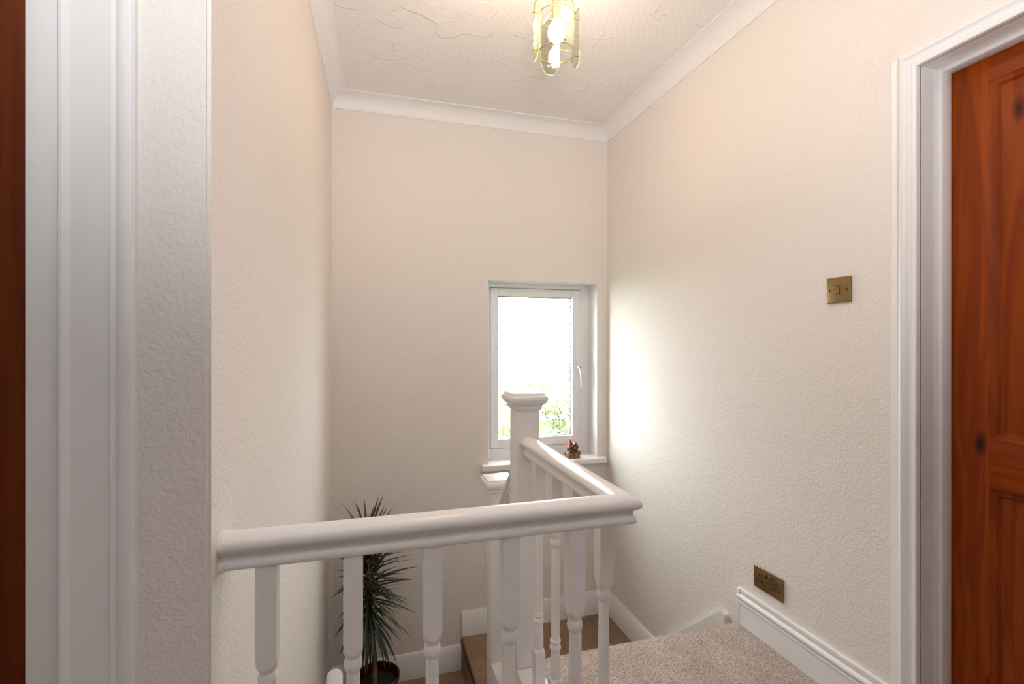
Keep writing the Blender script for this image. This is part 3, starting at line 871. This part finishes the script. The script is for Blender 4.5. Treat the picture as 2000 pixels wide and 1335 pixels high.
for i in range(260):
    f = (i + .5) / 260                       # 0 lowest, 1 top
    zc = -.27 + .41 * f
    azm = i * 2.39996 + rnd.uniform(-.2, .2)
    el = math.radians(-62 + 125 * f ** 0.9 + rnd.uniform(-12, 12))
    if f > .93: el = math.radians(rnd.uniform(55, 85))
    o = bpy.data.objects.new('leaf', LM[rnd.randrange(8)]); C.objects.link(o); o.parent = pt
    ax = cx - .028 - .02 * min(1, max(0, (zc + .25) / .3))
    o.location = Vector((ax, cy, zc)) - pt.location
    o.rotation_euler = (rnd.uniform(-.3, .3), -el, azm)
    reach = math.cos(el) * .28
    s = 1.0
    dx = reach * math.cos(azm); dy = reach * math.sin(azm)
    if ax + dx < -.165: s = min(s, (ax + .165) / -dx)
    if cy + dy > YB - .02: s = min(s, (YB - .02 - cy) / dy)
    o.scale = (max(.3, s), 1, 1)

# ------------------------------------------------------------------ cottage ornament on the sill
ox, oy, oz = 1.262, 2.925, .430
co = thing('cottage_ornament', 'small glazed brown cottage ornament with red chimney on the window sill', 'ornament', (ox, oy, oz))
bm = lathe(bmesh.new(), [(.050, 0), (.052, .004), (.050, .010), (.044, .016), (.030, .022)], (ox, oy, oz), 28)
for v in bm.verts: v.co.y = oy + (v.co.y - oy) * .75
obj('base', bm, M['cgreen'], co)
obj('walls', B(ox - .031, ox + .031, oy - .018, oy + .018, oz + .015, oz + .072, bev=.002), M['cbrown'], co)
bm = bmesh.new()
prism(bm, [(oy - .027, oz + .066), (oy + .027, oz + .066), (oy + .008, oz + .097), (oy - .008, oz + .097)], 'X', ox - .036, ox + .036)
for v in bm.verts:
    if v.co.z > oz + .09: v.co.x = ox + (v.co.x - ox) * .62
obj('roof', bm, M['terra'], co, smooth=0)
bm = prism(bmesh.new(), [(ox - .012, oz + .062), (ox - .012, oz + .078), (ox + .002, oz + .093), (ox + .016, oz + .078), (ox + .016, oz + .062)], 'Y', oy - .032, oy - .005)
obj('gable', bm, M['cbrown'], co, smooth=0)
bm = bmesh.new()
for s in (-1, 1):
    hexa(bm, [(ox + .002, oy - .034, oz + .093), (ox + .002, oy - .002, oz + .093), (ox + .002 + s * .019, oy - .002, oz + .074), (ox + .002 + s * .019, oy - .034, oz + .074),
              (ox + .002, oy - .034, oz + .097), (ox + .002, oy - .002, oz + .097), (ox + .002 + s * .021, oy - .002, oz + .076), (ox + .002 + s * .021, oy - .034, oz + .076)])
obj('gable_roof', bm, M['cbrown'], co, smooth=0)
bm = B(ox - .024, ox - .012, oy - .012, oy, oz + .075, oz + .112, bev=.001)
lathe(bm, [(.0045, .11), (.0045, .120), (.0035, .121)], (ox - .018, oy - .006, oz), 10)
obj('chimney', bm, M['terra'], co)
obj('door', B(ox - .006, ox + .007, oy - .022, oy - .016, oz + .018, oz + .045, bev=.001), M['terra'], co)
for qx, qz in ((-.022, .05), (.024, .05), (.002, .068)):
    obj('window', B(ox + qx - .005, ox + qx + .005, oy - (.0335 if qz > .06 else .0195), oy - .016, oz + qz - .005, oz + qz + .005), M['cstone'], co, smooth=0)
for qx, qy, r, mm in ((-.034, -.016, .014, 'cstone'), (.026, -.022, .015, 'terra'), (.040, -.006, .014, 'cbrown'), (.012, -.028, .010, 'cstone'), (-.038, .002, .014, 'cbrown'), (-.018, -.027, .010, 'terra')):
    bm = bmesh.new(); bmesh.ops.create_icosphere(bm, subdivisions=2, radius=r)
    rg = random.Random(int(qx * 1e4))
    for v in bm.verts: v.co *= 1 + rg.uniform(-.14, .14); v.co.z *= 1.35
    bmesh.ops.translate(bm, verts=bm.verts[:], vec=(ox + qx, oy + qy, oz + .012 + r))
    obj('bush', bm, M[mm], co, smooth=60)

# ------------------------------------------------------------------ garden outside the window
struct('ground_garden', B(-12, 14, YB + .3, 30, -3.05, -2.9), M['lawn'], smooth=0, label='green lawn seen blurred through the patterned window')
hd = bmesh.new()
rg = random.Random(3)
def blob(bm, c, r, mi):
    b2 = bmesh.new(); bmesh.ops.create_icosphere(b2, subdivisions=3, radius=r)
    for v in b2.verts: v.co *= 1 + rg.uniform(-.16, .16)
    for f in b2.faces: f.material_index = mi
    me = bpy.data.meshes.new('blob'); bmesh.ops.translate(b2, verts=b2.verts[:], vec=c); b2.to_mesh(me); b2.free()
    bm.from_mesh(me); bpy.data.meshes.remove(me)
for i in range(70):
    blob(hd, Vector((rg.uniform(-1.5, 6.5), rg.uniform(7.4, 8.8), rg.uniform(-2.7, -.35))), rg.uniform(.35, .65), 0)
for i in range(70):
    blob(hd, Vector((rg.uniform(-1.5, 6.5), rg.uniform(7.2, 8.6), rg.uniform(-.25, .6))), rg.uniform(.12, .28), 1)
h = obj('garden_hedge', hd, [M['hedge'], M['hedgey']], None, smooth=0)
h['kind'] = 'stuff'; h['label'] = 'yellow green garden hedge blurred behind the patterned window glass'; h['category'] = 'hedge'
